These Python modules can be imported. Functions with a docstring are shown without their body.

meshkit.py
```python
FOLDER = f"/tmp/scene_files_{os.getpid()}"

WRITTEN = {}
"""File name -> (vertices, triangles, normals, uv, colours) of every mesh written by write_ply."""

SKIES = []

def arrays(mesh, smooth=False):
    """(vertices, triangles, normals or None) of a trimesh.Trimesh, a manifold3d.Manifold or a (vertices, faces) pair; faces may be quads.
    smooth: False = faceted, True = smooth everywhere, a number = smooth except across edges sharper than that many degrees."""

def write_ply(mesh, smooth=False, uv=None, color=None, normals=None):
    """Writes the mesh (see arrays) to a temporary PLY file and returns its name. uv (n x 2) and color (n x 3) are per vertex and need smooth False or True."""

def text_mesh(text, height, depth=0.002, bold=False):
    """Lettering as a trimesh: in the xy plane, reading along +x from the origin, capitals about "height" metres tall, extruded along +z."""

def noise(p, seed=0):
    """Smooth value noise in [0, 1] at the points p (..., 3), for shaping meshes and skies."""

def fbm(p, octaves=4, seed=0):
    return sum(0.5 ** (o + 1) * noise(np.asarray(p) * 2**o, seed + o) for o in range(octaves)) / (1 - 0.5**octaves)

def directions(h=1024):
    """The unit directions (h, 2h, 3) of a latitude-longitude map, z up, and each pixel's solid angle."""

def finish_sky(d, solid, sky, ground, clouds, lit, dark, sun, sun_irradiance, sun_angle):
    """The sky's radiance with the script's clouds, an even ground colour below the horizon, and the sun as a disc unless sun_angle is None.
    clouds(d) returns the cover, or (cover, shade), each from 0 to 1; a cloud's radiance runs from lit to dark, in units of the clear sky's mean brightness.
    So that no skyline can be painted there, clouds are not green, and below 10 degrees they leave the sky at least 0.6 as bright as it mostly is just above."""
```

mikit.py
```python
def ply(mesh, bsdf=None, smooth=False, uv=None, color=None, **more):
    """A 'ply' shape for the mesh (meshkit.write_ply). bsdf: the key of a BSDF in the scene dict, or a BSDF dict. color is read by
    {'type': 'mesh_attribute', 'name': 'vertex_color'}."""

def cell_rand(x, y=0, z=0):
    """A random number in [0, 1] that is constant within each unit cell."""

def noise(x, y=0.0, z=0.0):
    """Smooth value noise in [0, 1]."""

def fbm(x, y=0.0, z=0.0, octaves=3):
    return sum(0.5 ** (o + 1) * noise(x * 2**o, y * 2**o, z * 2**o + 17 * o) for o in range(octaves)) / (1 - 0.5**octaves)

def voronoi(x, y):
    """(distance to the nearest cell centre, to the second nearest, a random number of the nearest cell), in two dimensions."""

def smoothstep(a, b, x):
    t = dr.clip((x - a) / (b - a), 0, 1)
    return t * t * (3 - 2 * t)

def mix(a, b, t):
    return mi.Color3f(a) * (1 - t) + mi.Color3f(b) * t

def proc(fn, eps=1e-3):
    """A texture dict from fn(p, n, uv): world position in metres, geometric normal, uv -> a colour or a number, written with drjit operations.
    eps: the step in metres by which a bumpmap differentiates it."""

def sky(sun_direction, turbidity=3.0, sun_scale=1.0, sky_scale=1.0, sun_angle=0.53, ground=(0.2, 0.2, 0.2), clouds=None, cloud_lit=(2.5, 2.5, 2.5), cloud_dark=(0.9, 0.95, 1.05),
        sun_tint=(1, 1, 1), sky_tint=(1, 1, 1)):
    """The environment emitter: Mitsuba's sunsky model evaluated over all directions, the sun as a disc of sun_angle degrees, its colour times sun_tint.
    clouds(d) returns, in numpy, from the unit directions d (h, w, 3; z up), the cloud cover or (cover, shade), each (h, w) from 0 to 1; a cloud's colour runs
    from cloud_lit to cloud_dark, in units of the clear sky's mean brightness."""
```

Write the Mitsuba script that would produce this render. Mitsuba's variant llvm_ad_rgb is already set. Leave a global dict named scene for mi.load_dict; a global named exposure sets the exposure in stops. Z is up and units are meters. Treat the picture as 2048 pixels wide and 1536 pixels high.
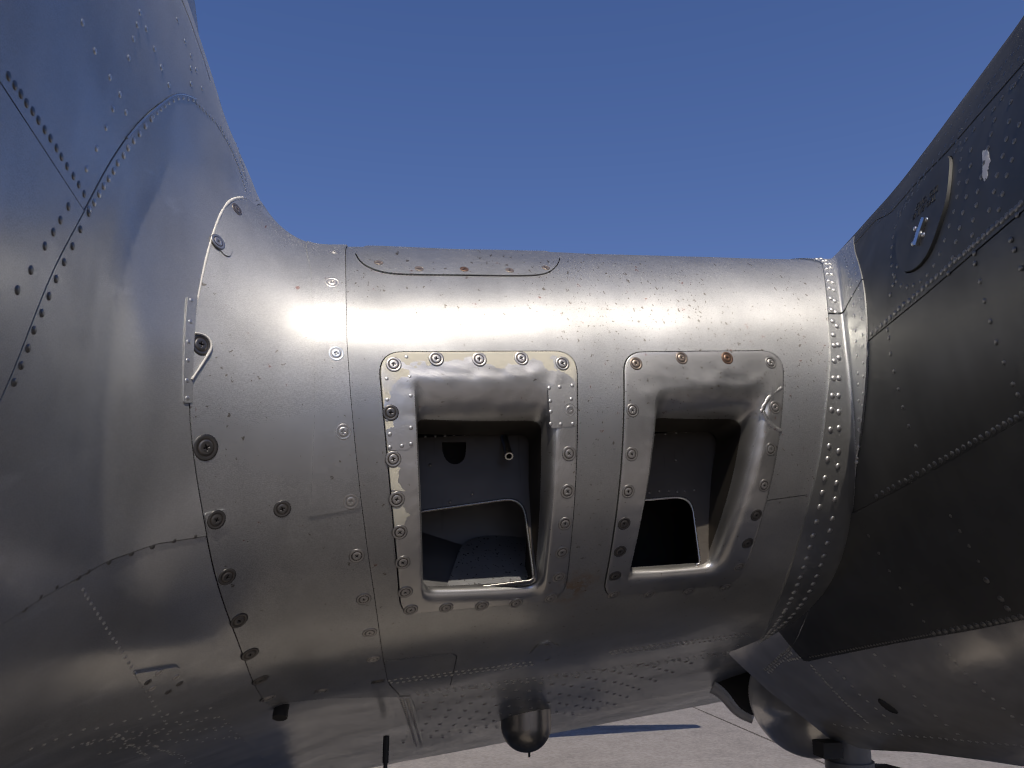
import math, random
import numpy as np, trimesh, manifold3d as m3, mitsuba as mi, drjit as dr
from scipy.interpolate import CubicSpline, PchipInterpolator
import mikit, meshkit
from mikit import proc, noise, fbm, voronoi, smoothstep, mix, cell_rand
from meshkit import write_ply

T = mi.ScalarTransform4f
rad = math.radians
scene, labels = {'type': 'scene'}, {}

# ------------------------------------------------------------------ camera, sky, exposure
HC = 1.30                                           # eye height above the apron
PITCH, YAW, FOC = rad(12.8), rad(10.0), 1607.0      # focal length in pixels of the 2048 wide photograph
EYE = np.array([0, 0, HC])
FW = np.array([math.sin(YAW) * math.cos(PITCH), math.cos(YAW) * math.cos(PITCH), math.sin(PITCH)])
RT = np.array([math.cos(YAW), -math.sin(YAW), 0.0])
UP = np.cross(RT, FW)
scene['camera'] = {'type': 'perspective', 'fov': 2 * math.degrees(math.atan(1024 / FOC)), 'fov_axis': 'x', 'near_clip': 0.02, 'far_clip': 5000.0,
                   'to_world': T().look_at(origin=EYE.tolist(), target=(EYE + FW).tolist(), up=[0, 0, 1]),
                   'film': {'type': 'hdrfilm', 'width': 1024, 'height': 768}}
SUN_EL, SUN_AZ = rad(53), rad(-2)                   # azimuth from straight ahead of the aircraft, + towards the nacelle
SUN = [math.cos(SUN_EL) * math.sin(SUN_AZ), -math.cos(SUN_EL) * math.cos(SUN_AZ), math.sin(SUN_EL)]
scene['daylight'] = mikit.sky(SUN, turbidity=3, sky_tint=(0.92, 0.90, 1.17), sun_tint=(.95, 1.02, 1.15))
exposure = 1.22

# ------------------------------------------------------------------ the shape of the aircraft
def unit(v): return v / np.maximum(np.linalg.norm(v, axis=-1, keepdims=True), 1e-12)
PITCH_T = 0.197                                      # the aeroplane sits tail down
AX = np.array([1, 0.1538, 0.1040])                   # along the wing: sweep and dihedral
SEC = np.array([(3.5, -.76), (2.6, .17), (1.85, .515), (1.42, .55), (1.175, .460), (1.076, .282), (1.090, .095), (1.19, -.05), (1.42, -.18), (1.9, -.314), (2.6, -.515), (3.5, -.792)])
SEC[:, 1] += HC
_l = np.r_[0, np.cumsum(np.hypot(*np.diff(SEC, axis=0).T))]
_c = CubicSpline(_l, SEC); _q = np.linspace(0, _l[-1], 3000); _w = _c(_q)
_l = np.r_[0, np.cumsum(np.hypot(*np.diff(_w, axis=0).T))]
sec = CubicSpline(_l, _w); VMAX = _l[-1]
_v = np.linspace(0, VMAX, 3000); _d = sec(_v, 1); PHI = np.degrees(np.unwrap(np.arctan2(-_d[:, 0], _d[:, 1])))   # filled below
_n = np.stack([_d[:, 1], -_d[:, 0]], 1)
PHI = np.degrees(np.unwrap(np.arctan2(_n[:, 1], -_n[:, 0])))          # elevation of the outward normal, 0 = straight ahead
RF, X0 = 0.20, -0.085                                # root fillet radius, where it starts
def ss(a, b, x):
    t = np.clip((x - a) / (b - a), 0, 1); return t * t * (3 - 2 * t)
AB, AA, AP, AZ = 0.698, 0.978, 1.875, 0.532               # fuselage half width, half height, exponent, height of the widest line above the eye at y=0
def fus_in(y, z):
    q = (z - HC - AZ + PITCH_T * y) / AA
    q = np.clip(q, 0, .985)
    return AB * (1 - (1 - q ** AP) ** (1 / AP)) + .027 * np.maximum(y - 1.2, 0)
def wob(P, amp):
    return amp * ((meshkit.noise(P * np.array([7, 7, 5]), 3) - .5) + .5 * (meshkit.noise(P * np.array([16, 16, 13]), 5) - .5))
def S0(u, v):
    """Wing, root fillet and fuselage side as one surface; u along the span (m), v along the wing's section (m)."""
    u, v = np.broadcast_arrays(np.asarray(u, float), np.asarray(v, float))
    w = sec(np.clip(v, 0, VMAX)); d = sec(np.clip(v, 0, VMAX), 1); d = d / np.linalg.norm(d, axis=-1, keepdims=True)
    n = np.stack([d[..., 1], -d[..., 0]], -1)
    phi = np.interp(v, _v, PHI)
    al = np.radians(90 - 78 * ss(5, -75, phi))
    R = RF - .11 * ss(15, 75, phi)
    k = np.maximum(-u, 0); ka = np.minimum(k, R * al); th = ka / R; st = k - ka
    X = X0 + np.maximum(u, 0) - R * np.sin(th) - st * np.cos(al)
    D = R * (1 - np.cos(th)) + st * np.sin(al)
    P = np.stack([X + 0 * v, w[..., 0] + (X - 0) * AX[1] + n[..., 0] * D, w[..., 1] + X * AX[2] + n[..., 1] * D], -1)
    P[..., 0] -= fus_in(P[..., 1], P[..., 2]) * ss(0, RF * 1.3, k)
    return P
def frame(fn, u, v, off=0.0, e=2e-3):
    def f(a, b):
        P = fn(a, b); return P
    du = f(u + e, v) - f(u - e, v); dv = f(u, v + e) - f(u, v - e)
    return f(u, v), unit(np.cross(dv, du)), unit(du), unit(dv)
def S(u, v):
    P = S0(u, v)
    e = 2e-3
    n = unit(np.cross(S0(u, v + e) - S0(u, v - e), S0(u + e, v) - S0(u - e, v)))
    return P + n * wob(P, .0022)[..., None]
# nacelle: a body round an axis that points down aft
NA = unit(np.array([0.03, 1, -PITCH_T])); NC = np.array([1.366, 1.19, HC + .285])
NE1 = unit(np.cross(NA, [0, 0, 1]) * -1); NE2 = np.cross(NE1, NA) * 1
if NE2[2] < 0: NE2 = -NE2
if NE1[0] > 0: NE1 = -NE1
def nrad(s): return .580 + .10 * np.maximum(-s, 0) ** 1.3 - .02 * np.maximum(s, 0) ** 2
def N(s, a):
    """Nacelle skin; s metres aft of the wing's nose, a arc length (m) up from its innermost line."""
    s, a = np.broadcast_arrays(np.asarray(s, float), np.asarray(a, float))
    th = a / .580; r = nrad(s) * (1 + .055 * np.clip(-np.sin(th), 0, 1) ** 2)
    P = NC + s[..., None] * NA + (r * np.cos(th))[..., None] * NE1 + (r * np.sin(th))[..., None] * NE2
    return P + unit(np.cos(th)[..., None] * NE1 + np.sin(th)[..., None] * NE2) * wob(P, .0025)[..., None]

def grid(fn, us, vs):
    U, V = np.meshgrid(us, vs, indexing='ij'); P = fn(U, V).reshape(-1, 3); n, m = U.shape
    i = np.arange(n * m).reshape(n, m)
    return P, np.stack([i[:-1, :-1], i[1:, :-1], i[1:, 1:], i[:-1, 1:]], -1).reshape(-1, 4), np.stack([U.ravel(), V.ravel()], 1)
class Skin:
    """A surface with a way to find where a line of sight of the survey photograph meets it."""
    def __init__(self, fn, us, vs, sign):
        self.fn, self.sign = fn, sign
        P, f, uv = grid(fn, us, vs)
        self.sc = mi.load_dict({'type': 'scene', 's': mikit.ply((P, f), uv=uv, smooth=True)})
    def uv(self, px):
        px = np.atleast_2d(np.asarray(px, float))
        d = unit(FW + RT * ((px[:, :1] - 1024) / FOC) - UP * ((px[:, 1:] - 768) / FOC))
        si = self.sc.ray_intersect(mi.Ray3f(mi.Point3f(*EYE.tolist()), mi.Vector3f(*np.ascontiguousarray(d.T))))
        ok = np.array(si.is_valid()).astype(bool)
        return np.array(si.uv).T.reshape(-1, 2)[ok]
    def normal(self, u, v, e=2e-3):
        f = self.fn
        return self.sign * unit(np.cross(f(u, v + e) - f(u, v - e), f(u + e, v) - f(u - e, v)))
    def at(self, u, v, off=0.0):
        return self.fn(u, v) + self.normal(u, v) * np.asarray(off)[..., None] if np.ndim(off) else self.fn(u, v) + self.normal(u, v) * off
WING = Skin(S, np.linspace(-2.4, 1.3, 500), np.linspace(.25, VMAX, 500), 1)
NACL = Skin(N, np.linspace(-1.8, 2.5, 220), np.linspace(-.86, .86, 160), 1)
if (NACL.normal(np.array([0.]), np.array([0.]))[0] @ NE1) < 0: NACL.sign = -1
if WING.normal(np.array([.3]), np.array([VMAX * .45]))[0][1] > 0: WING.sign = -1

# ------------------------------------------------------------------ materials
def flecks(x, y, cells, share, size, seed=0.0):
    """Small separate specks: 1 inside a speck. cells per metre, share of the cells that hold one, size as a part of a cell."""
    wx = (noise(x * 350 + seed, y * 350, 3) - .5) * .5; wy = (noise(x * 350, y * 350 + seed, 9) - .5) * .5
    d, _, r = voronoi(x * cells + seed + wx, y * cells + 1.7 * seed + wy)
    s = size * (.22 + .85 * dr.square(r / share))
    return smoothstep(s, s * .55, d) * dr.select(r < share, 1.0, 0.0)
STAIN = WING.at(*[np.array([q]) for q in WING.uv([(1145, 1180)])[0]])[0].tolist()   # a rusty stain between the two intakes
def aluminium(key, tone, rough, sharp, w, grain=.10, speck=0.0, stain=.12, across=1.0, streak=.16, scuff=0.0):
    t = mi.Color3f(*tone)
    def col(p, n, uv):
        g = noise(p.x * 900, p.y * 900, p.z * 900) - .5
        b = fbm(p.x * 9, p.y * 9, p.z * 9, 4) - .5
        st = fbm(p.x * 55 + 5, p.y * 40, p.z * 7, 4) - .5
        c = t * (1 + grain * g + stain * b + streak * st)
        if scuff:
            c = c * (1 + scuff * smoothstep(.60, .76, fbm(p.x * 14 + p.z * 9, p.y * 14, p.z * 40 - p.y * 12, 4)) * smoothstep(.45, .65, fbm(p.x * 3, p.y * 3 + 2, p.z * 3, 2)))
        if speck:
            y = p.z - .55 * p.y; hit = speck * (.35 + 1.5 * smoothstep(.42, .62, fbm(p.x * 5, p.z * 7, p.y * 3, 3)) * smoothstep(1.36, 1.56, p.z))
            d = flecks(p.x, y, 120, dr.clip(.16 * hit, 0, .6), .24); e = flecks(p.x, y, 75, dr.clip(.05 * hit, 0, .3), .17, 5.3); f = flecks(p.x, y, 210, dr.clip(.10 * hit, 0, .5), .25, 11.7)
            c = mix(c, mi.Color3f(.22, .19, .15), dr.maximum(d, f) * .8); c = mix(c, mi.Color3f(.36, .12, .08), e * .7)
            st2 = smoothstep(.055, .0, dr.norm(p - mi.Point3f(*STAIN)) + .05 * (fbm(p.x * 60, p.y * 60, p.z * 60, 3) - .5)) * smoothstep(.35, .6, fbm(p.x * 110, p.y * 110, p.z * 110, 3))
            c = mix(c, mi.Color3f(.62, .42, .25), st2 * .8)
        return c
    def rg(p, n, uv):
        b = fbm(p.x * 12 + 9, p.y * 12, p.z * 12, 3) - .5
        return rough * (1 + .5 * b)
    def ru(p, n, uv): return rg(p, n, uv) * across     # polished in strokes round the nose: wider along the span
    def wt(p, n, uv):
        b = fbm(p.x * 7 + 1, p.y * 7, p.z * 7 + 4, 3)
        return dr.clip(w + .5 * (b - .5) + .16 * smoothstep(1.36, 1.20, p.z + .06 * (b - .5)), .03, .95)   # less weathered, so brighter polished, on the sheltered underside
    def sv(p, n, uv): return sharp * (.45 + .55 * smoothstep(1.20, 1.38, p.z))
    def su(p, n, uv): return sv(p, n, uv) * (1 + 1.6 * (across - 1) * smoothstep(1.30, 1.42, p.z))
    c = proc(col)
    scene[key] = {'type': 'twosided', 'b': {'type': 'blendbsdf', 'weight': proc(wt),  # a worn satin coat and the polished metal under it
        'a': {'type': 'roughconductor', 'distribution': 'ggx', 'material': 'none', 'specular_reflectance': c, 'alpha_u': proc(ru), 'alpha_v': proc(rg)},
        'c': {'type': 'roughconductor', 'distribution': 'ggx', 'material': 'none', 'specular_reflectance': c, 'alpha_u': proc(su), 'alpha_v': proc(sv)}}}
aluminium('wing_metal', (.70, .712, .705), .42, .13, .34, .30, 1.5, .16, across=2.2)
aluminium('fillet_metal', (.66, .672, .67), .44, .13, .32, .38, .6, .25, across=1.8, scuff=.15)
aluminium('fuselage_metal', (.66, .67, .665), .54, .07, .30, .24, 0, .30, scuff=.16)
aluminium('flap_metal', (.66, .65, .64), .16, .05, .75, .06, 0, .1)
aluminium('strip_metal', (.60, .61, .60), .34, .08, .3, .12, 0)
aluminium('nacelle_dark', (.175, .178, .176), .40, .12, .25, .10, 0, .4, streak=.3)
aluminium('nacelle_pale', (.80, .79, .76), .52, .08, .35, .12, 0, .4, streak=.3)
aluminium('duct_metal', (.36, .345, .32), .25, .12, .4, .06, .4, .3)
aluminium('duct_dark', (.17, .155, .135), .3, .14, .3, .10, .4, .5)  # darker duct colour that stands for the shade inside
def plain(key, col, rough, metallic=1.0, **k):
    scene[key] = {'type': 'twosided', 'b': {'type': 'principled', 'base_color': {'type': 'rgb', 'value': list(col)}, 'roughness': rough, 'metallic': metallic, **k}}
plain('rivet_metal', (.66, .66, .645), .46)
plain('rivet_dark', (.23, .23, .225), .46)
plain('black_rubber', (.02, .02, .02), .6, 0.0)
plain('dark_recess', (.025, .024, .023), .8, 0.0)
plain('gear_paint', (.17, .175, .18), .4, .3)
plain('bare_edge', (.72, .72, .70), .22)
def screw_col(key, a, b):
    scene[key] = {'type': 'twosided', 'b': {'type': 'principled', 'metallic': .85, 'roughness': .38, 'base_color': {'type': 'mesh_attribute', 'name': 'vertex_color'}}}
screw_col('screw_metal', 0, 0)
def apron(p, n, uv):
    b = fbm(p.x * .7, p.y * .7, 0, 4); g = noise(p.x * 60, p.y * 60, 0)
    c = mix(mi.Color3f(.24, .222, .207), mi.Color3f(.315, .295, .277), b) * (.86 + .28 * g) * (.93 + .14 * noise(p.x * 9, p.y * 9, 5))
    c = mix(c, mi.Color3f(.13, .12, .115), smoothstep(.66, .8, fbm(p.x * .55 + 7, p.y * 1.6, 2, 4)) * .6)
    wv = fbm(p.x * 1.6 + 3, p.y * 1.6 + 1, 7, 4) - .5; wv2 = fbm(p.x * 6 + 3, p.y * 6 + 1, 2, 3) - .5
    q = dr.sqrt(dr.square(p.x - .5) + dr.square((p.y - .4) * .8)); oil = smoothstep(3.0, 2.6, q + 1.5 * wv + .2 * wv2)  # mask for shade painted into the apron colour
    e = dr.maximum(dr.abs(p.x - .50) / .46, dr.abs(p.y - 2.35) / .80); oil = oil * smoothstep(.90, 1.0, e + .55 * wv + .25 * wv2)  # gap left pale as a sunlit patch between the painted shade
    c = c * (1 - .34 * oil)          # painted darkening that stands for cast shade on the near apron
    jx = dr.abs(p.x - 3.1 - dr.round((p.x - 3.1) / 6) * 6); jy = dr.abs(p.y - 8.4 - dr.round((p.y - 8.4) / 6) * 6)
    return mix(mi.Color3f(.10, .09, .08), c, smoothstep(.008, .016, dr.minimum(jx, jy)))
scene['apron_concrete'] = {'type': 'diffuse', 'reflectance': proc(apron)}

# ------------------------------------------------------------------ building helpers
count = {}
def key_for(base):
    n = count.get(base, -1) + 1; count[base] = n
    return base if n == 0 else f'{base}_{n:03d}'
def put(base, mesh, bsdf, smooth=30, label=None, kind=None, **more):
    k = key_for(base)
    scene[k] = mikit.ply(mesh, bsdf, smooth=smooth, **more) if not isinstance(mesh, dict) else {**mesh, 'bsdf': {'type': 'ref', 'id': bsdf}}
    if label or kind: labels[k] = {**({'label': label} if label else {}), **({'kind': kind} if kind else {})}
    return k
A = 'airplane'
labels[A] = {'label': 'polished bare aluminium aeroplane seen close at its wing root', 'category': 'airplane'}
from shapely.geometry import Polygon, LineString, Point, box as sbox, MultiPolygon
from shapely.ops import polygonize, unary_union
def sheet(poly, skin, off=0.0, thick=.0016, cell=.012):
    """A sheet-metal panel: the polygon (in the skin's u, v metres) cut out, bent to the skin and given thickness."""
    polys = [g for g in getattr(poly, 'geoms', [poly]) if g.area > 1e-7]
    V, F, NN, UVS = [], [], [], []; base = 0
    for g in polys:
        rings = [np.asarray(g.exterior.coords)[:-1]] + [np.asarray(r.coords)[:-1] for r in g.interiors]
        cs = m3.CrossSection([r.tolist() for r in rings], m3.FillRule.EvenOdd)
        m = cs.extrude(1e-4).refine_to_length(cell).to_mesh()
        p, f = np.asarray(m.vert_properties)[:, :3], np.asarray(m.tri_verts)
        top = p[:, 2] > .5e-4
        u, v = p[:, 0].astype(float), p[:, 1].astype(float)
        nn = skin.normal(u, v); P = skin.fn(u, v) + nn * np.where(top, off, off - thick)[:, None]
        ft = f[top[f].all(1)]; fs = f[~top[f].all(1) & top[f].any(1)]
        n1 = len(P)
        tri = P[ft]; fn_ = np.cross(tri[:, 1] - tri[:, 0], tri[:, 2] - tri[:, 0])
        if (fn_ * nn[ft[:, 0]]).sum() < 0: ft = ft[:, ::-1]; fs = fs[:, ::-1]
        V.append(P); NN.append(nn); F.append(ft + base); base += n1; UVS += [np.stack([u, v], 1), np.stack([u, v], 1)[fs].reshape(-1, 2)]
        P2 = P[fs].reshape(-1, 3); n2 = np.repeat(unit(np.cross(P[fs][:, 1] - P[fs][:, 0], P[fs][:, 2] - P[fs][:, 0])), 3, 0)
        V.append(P2); NN.append(n2); F.append(np.arange(len(P2)).reshape(-1, 3) + base); base += len(P2)
    path = write_ply((np.vstack(V), np.vstack(F)), smooth=True, uv=np.vstack(UVS), normals=np.vstack(NN))
    return {'type': 'ply', 'filename': path, 'face_normals': False}
def smooth_poly(pts, n=12, closed=False):
    """A rounded curve through the points."""
    p = np.asarray(pts, float)
    if closed: p = np.vstack([p, p[:1]])
    t = np.r_[0, np.cumsum(np.hypot(*np.diff(p, axis=0).T) ** .5)]
    c = CubicSpline(t, p, bc_type='periodic' if closed else 'natural')
    return c(np.linspace(0, t[-1], n * (len(p) - 1) + 1))[: -1 if closed else None]
def round_corners(pts, radii, n=8):
    """A polygon whose corners are rounded by quadratic curves; radii in the same units."""
    p = np.asarray(pts, float); out = []; k = len(p)
    r = np.broadcast_to(radii, k)
    for i in range(k):
        a, b, c = p[i - 1], p[i], p[(i + 1) % k]
        d1, d2 = a - b, c - b; l1, l2 = np.hypot(*d1), np.hypot(*d2); q = min(r[i], l1 * .48, l2 * .48)
        s, e = b + d1 / l1 * q, b + d2 / l2 * q
        for t in np.linspace(0, 1, n): out.append((1 - t) ** 2 * s + 2 * t * (1 - t) * b + t * t * e)
    return np.array(out)
def dense(px, step=12, closed=False):
    p = np.asarray(px, float)
    if closed: p = np.vstack([p, p[:1]])
    t = np.r_[0, np.cumsum(np.hypot(*np.diff(p, axis=0).T))]
    n = max(2, int(t[-1] / step) + 1); q = np.linspace(0, t[-1], n)
    return np.stack([np.interp(q, t, p[:, 0]), np.interp(q, t, p[:, 1])], 1)[: -1 if closed else None]
def align(n, at):
    n = unit(np.asarray(n, float)); a = unit(np.cross(n, [.3, .1, .9])); b = np.cross(n, a)
    M = np.eye(4); M[:3, 0], M[:3, 1], M[:3, 2], M[:3, 3] = a, b, n, at
    return M
def lathe(profile, seg=18):
    pr = np.asarray(profile, float); n = len(pr)
    th = np.arange(seg) / seg * 2 * np.pi
    V = np.stack([np.outer(pr[:, 0], np.cos(th)), np.outer(pr[:, 0], np.sin(th)), np.repeat(pr[:, 1:2], seg, 1)], -1).reshape(-1, 3)
    i = np.arange(n * seg).reshape(n, seg); j = np.roll(i, -1, 1)
    F = np.stack([i[:-1], j[:-1], j[1:], i[1:]], -1).reshape(-1, 4)
    return V, F[:, ::-1] if pr[0, 0] < pr[-1, 0] else F
def dome(r, h, rings=4, seg=10):
    return lathe([(r * math.cos(t), h * math.sin(t)) for t in np.linspace(0, math.pi / 2 * .999, rings + 1)], seg)
def shape_of(mesh, bsdf, smooth=True, **k): return mikit.ply(mesh, bsdf, smooth=smooth, **k)
RIV = {}
def rivet(parent, skin, uv, r, bsdf='rivet_metal', off=0.0, h=.38, name='rivet'):
    uv = np.atleast_2d(uv)
    P = skin.at(uv[:, 0], uv[:, 1], off); n = skin.normal(uv[:, 0], uv[:, 1])
    sh = RIV.get((round(r, 4), h, bsdf)) or RIV.setdefault((round(r, 4), h, bsdf), shape_of(dome(r * .88, r * h * .9), bsdf))
    for a, b in zip(P, n):
        scene[key_for(f'{parent}__{name}')] = {**sh, 'to_world': T(align(b, a).tolist())}
def rivets_joined(parent, items, bsdf, name='small_rivets', h=.38):
    """Rivets too small to pick apart: one mesh. items: (skin, uv array, radius, offset)."""
    V, F, b0 = [], [], 0
    for skin, uv, r, off in items:
        if len(uv) == 0: continue
        v, f = dome(r * .9, r * h, 2, 7)
        P = skin.at(uv[:, 0], uv[:, 1], off); n = skin.normal(uv[:, 0], uv[:, 1])
        for a, b in zip(P, n):
            M = align(b, a); V.append(v @ M[:3, :3].T + M[:3, 3]); F.append(f + b0); b0 += len(v)
    put(f'{parent}__{name}', (np.vstack(V), np.vstack(F)), bsdf, smooth=True, kind='stuff')
rng = random.Random(5)
def along(px, n, jit=0.0):
    """n evenly spaced points along a line of image points."""
    p = np.asarray(px, float); t = np.r_[0, np.cumsum(np.hypot(*np.diff(p, axis=0).T))]; q = np.linspace(0, t[-1], n)
    o = np.stack([np.interp(q, t, p[:, 0]), np.interp(q, t, p[:, 1])], 1)
    return o + np.array([[rng.uniform(-jit, jit), rng.uniform(-jit, jit)] for _ in o])

# ------------------------------------------------------------------ ground
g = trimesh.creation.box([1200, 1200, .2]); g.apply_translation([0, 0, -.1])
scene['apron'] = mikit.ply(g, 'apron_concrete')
labels['apron'] = {'label': 'sunlit concrete apron below the wing with a long dark shadow', 'kind': 'structure', 'category': 'ground'}

# ------------------------------------------------------------------ wing, fillet and fuselage panels: cut along the seams
def W(px): return WING.uv(px)
def ext(uv, a=.4, b=.4):
    """Runs a seam on past both ends."""
    p = np.asarray(uv); s = unit(p[0] - p[min(3, len(p) - 1)]) * a; e = unit(p[-1] - p[-min(4, len(p))]) * b
    return np.vstack([p[:1] + s, p, p[-1:] + e])
seamA = W(dense([(-60, 75), (0, 165), (80, 287), (168, 422)]))
seamB = W(dense(smooth_poly([(-40, 880), (12, 770), (60, 650), (110, 530), (168, 420), (215, 332), (255, 272), (300, 222), (340, 194), (362, 187), (400, 205), (435, 243), (462, 290), (480, 335)])))
seamC = W(dense(smooth_poly([(512, 412), (484, 396), (460, 402), (435, 440), (412, 515), (396, 590), (386, 655), (378, 745), (379, 840), (390, 940), (407, 1040), (425, 1130), (450, 1215), (482, 1300), (512, 1375), (535, 1408)])))
seamD = W(dense([(691, 502), (692, 600), (694, 690), (701, 790), (711, 900), (722, 1000), (735, 1100), (750, 1200), (765, 1310), (776, 1365), (802, 1392), (815, 1440), (828, 1490)]))
seamF = W(dense([(-60, 1285), (0, 1251), (80, 1198), (215, 1122), (310, 1088), (411, 1072)]))
seamH = W(dense(smooth_poly([(-40, 1560), (100, 1500), (200, 1463), (300, 1443), (432, 1429), (470, 1462), (520, 1512), (552, 1534)])))
seamI = W(dense([(535, 1408), (590, 1402), (655, 1395), (802, 1392), (930, 1370), (1040, 1356), (1200, 1338), (1490, 1298), (1560, 1285)]))
seamJ = W(dense([(700, 1500), (830, 1472), (1000, 1443), (1200, 1416), (1400, 1382), (1440, 1376)]))
U0, U1 = -2.3, 1.95
dom = sbox(U0, .02, U1, VMAX - .01)
def up_to(uv, v): return np.vstack([uv, [[uv[-1, 0], v]]])
def up_from(uv, v): return np.vstack([[[uv[0, 0], v]], uv])
lines = [ext(seamA, 1.8, .02), up_to(ext(seamB, .5, 0.05), 0.0), ext(up_from(seamC, 0.0), 0, .003), ext(up_from(seamD, 0.0), 0, .5), ext(seamF, 2.2, .02), ext(seamH, 2, .8), ext(seamI, .004, 1.2), ext(seamJ, .3, 1.2)]
faces = list(polygonize(unary_union([LineString(l) for l in lines] + [dom.exterior])))
def face_at(x, y):
    p = Point(*W([(x, y)])[0]); return next(f for f in faces if f.contains(p))
GAP = .0005
def panel(name, x, y, bsdf, off, holes=(), label=None, cell=.012, slits=()):
    f = face_at(x, y); faces.remove(f)
    f = f.buffer(-GAP)
    for h in holes: f = f.difference(h)
    for s in slits: f = f.difference(LineString(s).buffer(.0007))
    return put(f'{A}__{name}', sheet(f, WING, off, cell=cell), bsdf, label=label)
def spoly(px, step=6): return Polygon(W(dense(px, step, closed=True)))

# the two air intakes
def resample(p, n):
    p = np.vstack([p, p[:1]]); t = np.r_[0, np.cumsum(np.hypot(*np.diff(p, axis=0).T))]; q = np.arange(n) / n * t[-1]
    return np.stack([np.interp(q, t, p[:, 0]), np.interp(q, t, p[:, 1])], 1)
def quad_loop(corners, radii, n=48):
    """A rounded four-sided loop, n points along each side and corner zone, starting at the middle of the top side: loops of the same call line up."""
    r = round_corners(corners, radii, 14)
    k = len(r) // 4
    mids = [(r[(i * k + k - 1) % len(r)] + r[((i + 1) * k) % len(r)]) / 2 for i in range(4)]
    out = []
    for i in range(4):   # corner i between mids[i-1] and mids[i]
        seg = np.vstack([mids[i - 1], r[i * k:(i + 1) * k], mids[i]])
        t = np.r_[0, np.cumsum(np.hypot(*np.diff(seg, axis=0).T))]
        q = np.linspace(0, t[-1], n + 1)[:-1]
        out.append(np.stack([np.interp(q, t, seg[:, 0]), np.interp(q, t, seg[:, 1])], 1))
    return np.vstack(out)
AFT = unit(np.array([0.0, 1.0, -.06]))
def loft(rings, close=False):
    R = np.stack(rings); n, k, _ = R.shape
    i = np.arange(n * k).reshape(n, k); j = np.roll(i, -1, 1)
    F = np.stack([i[:-1], i[1:], j[1:], j[:-1]], -1).reshape(-1, 4)
    return R.reshape(-1, 3), F
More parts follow.
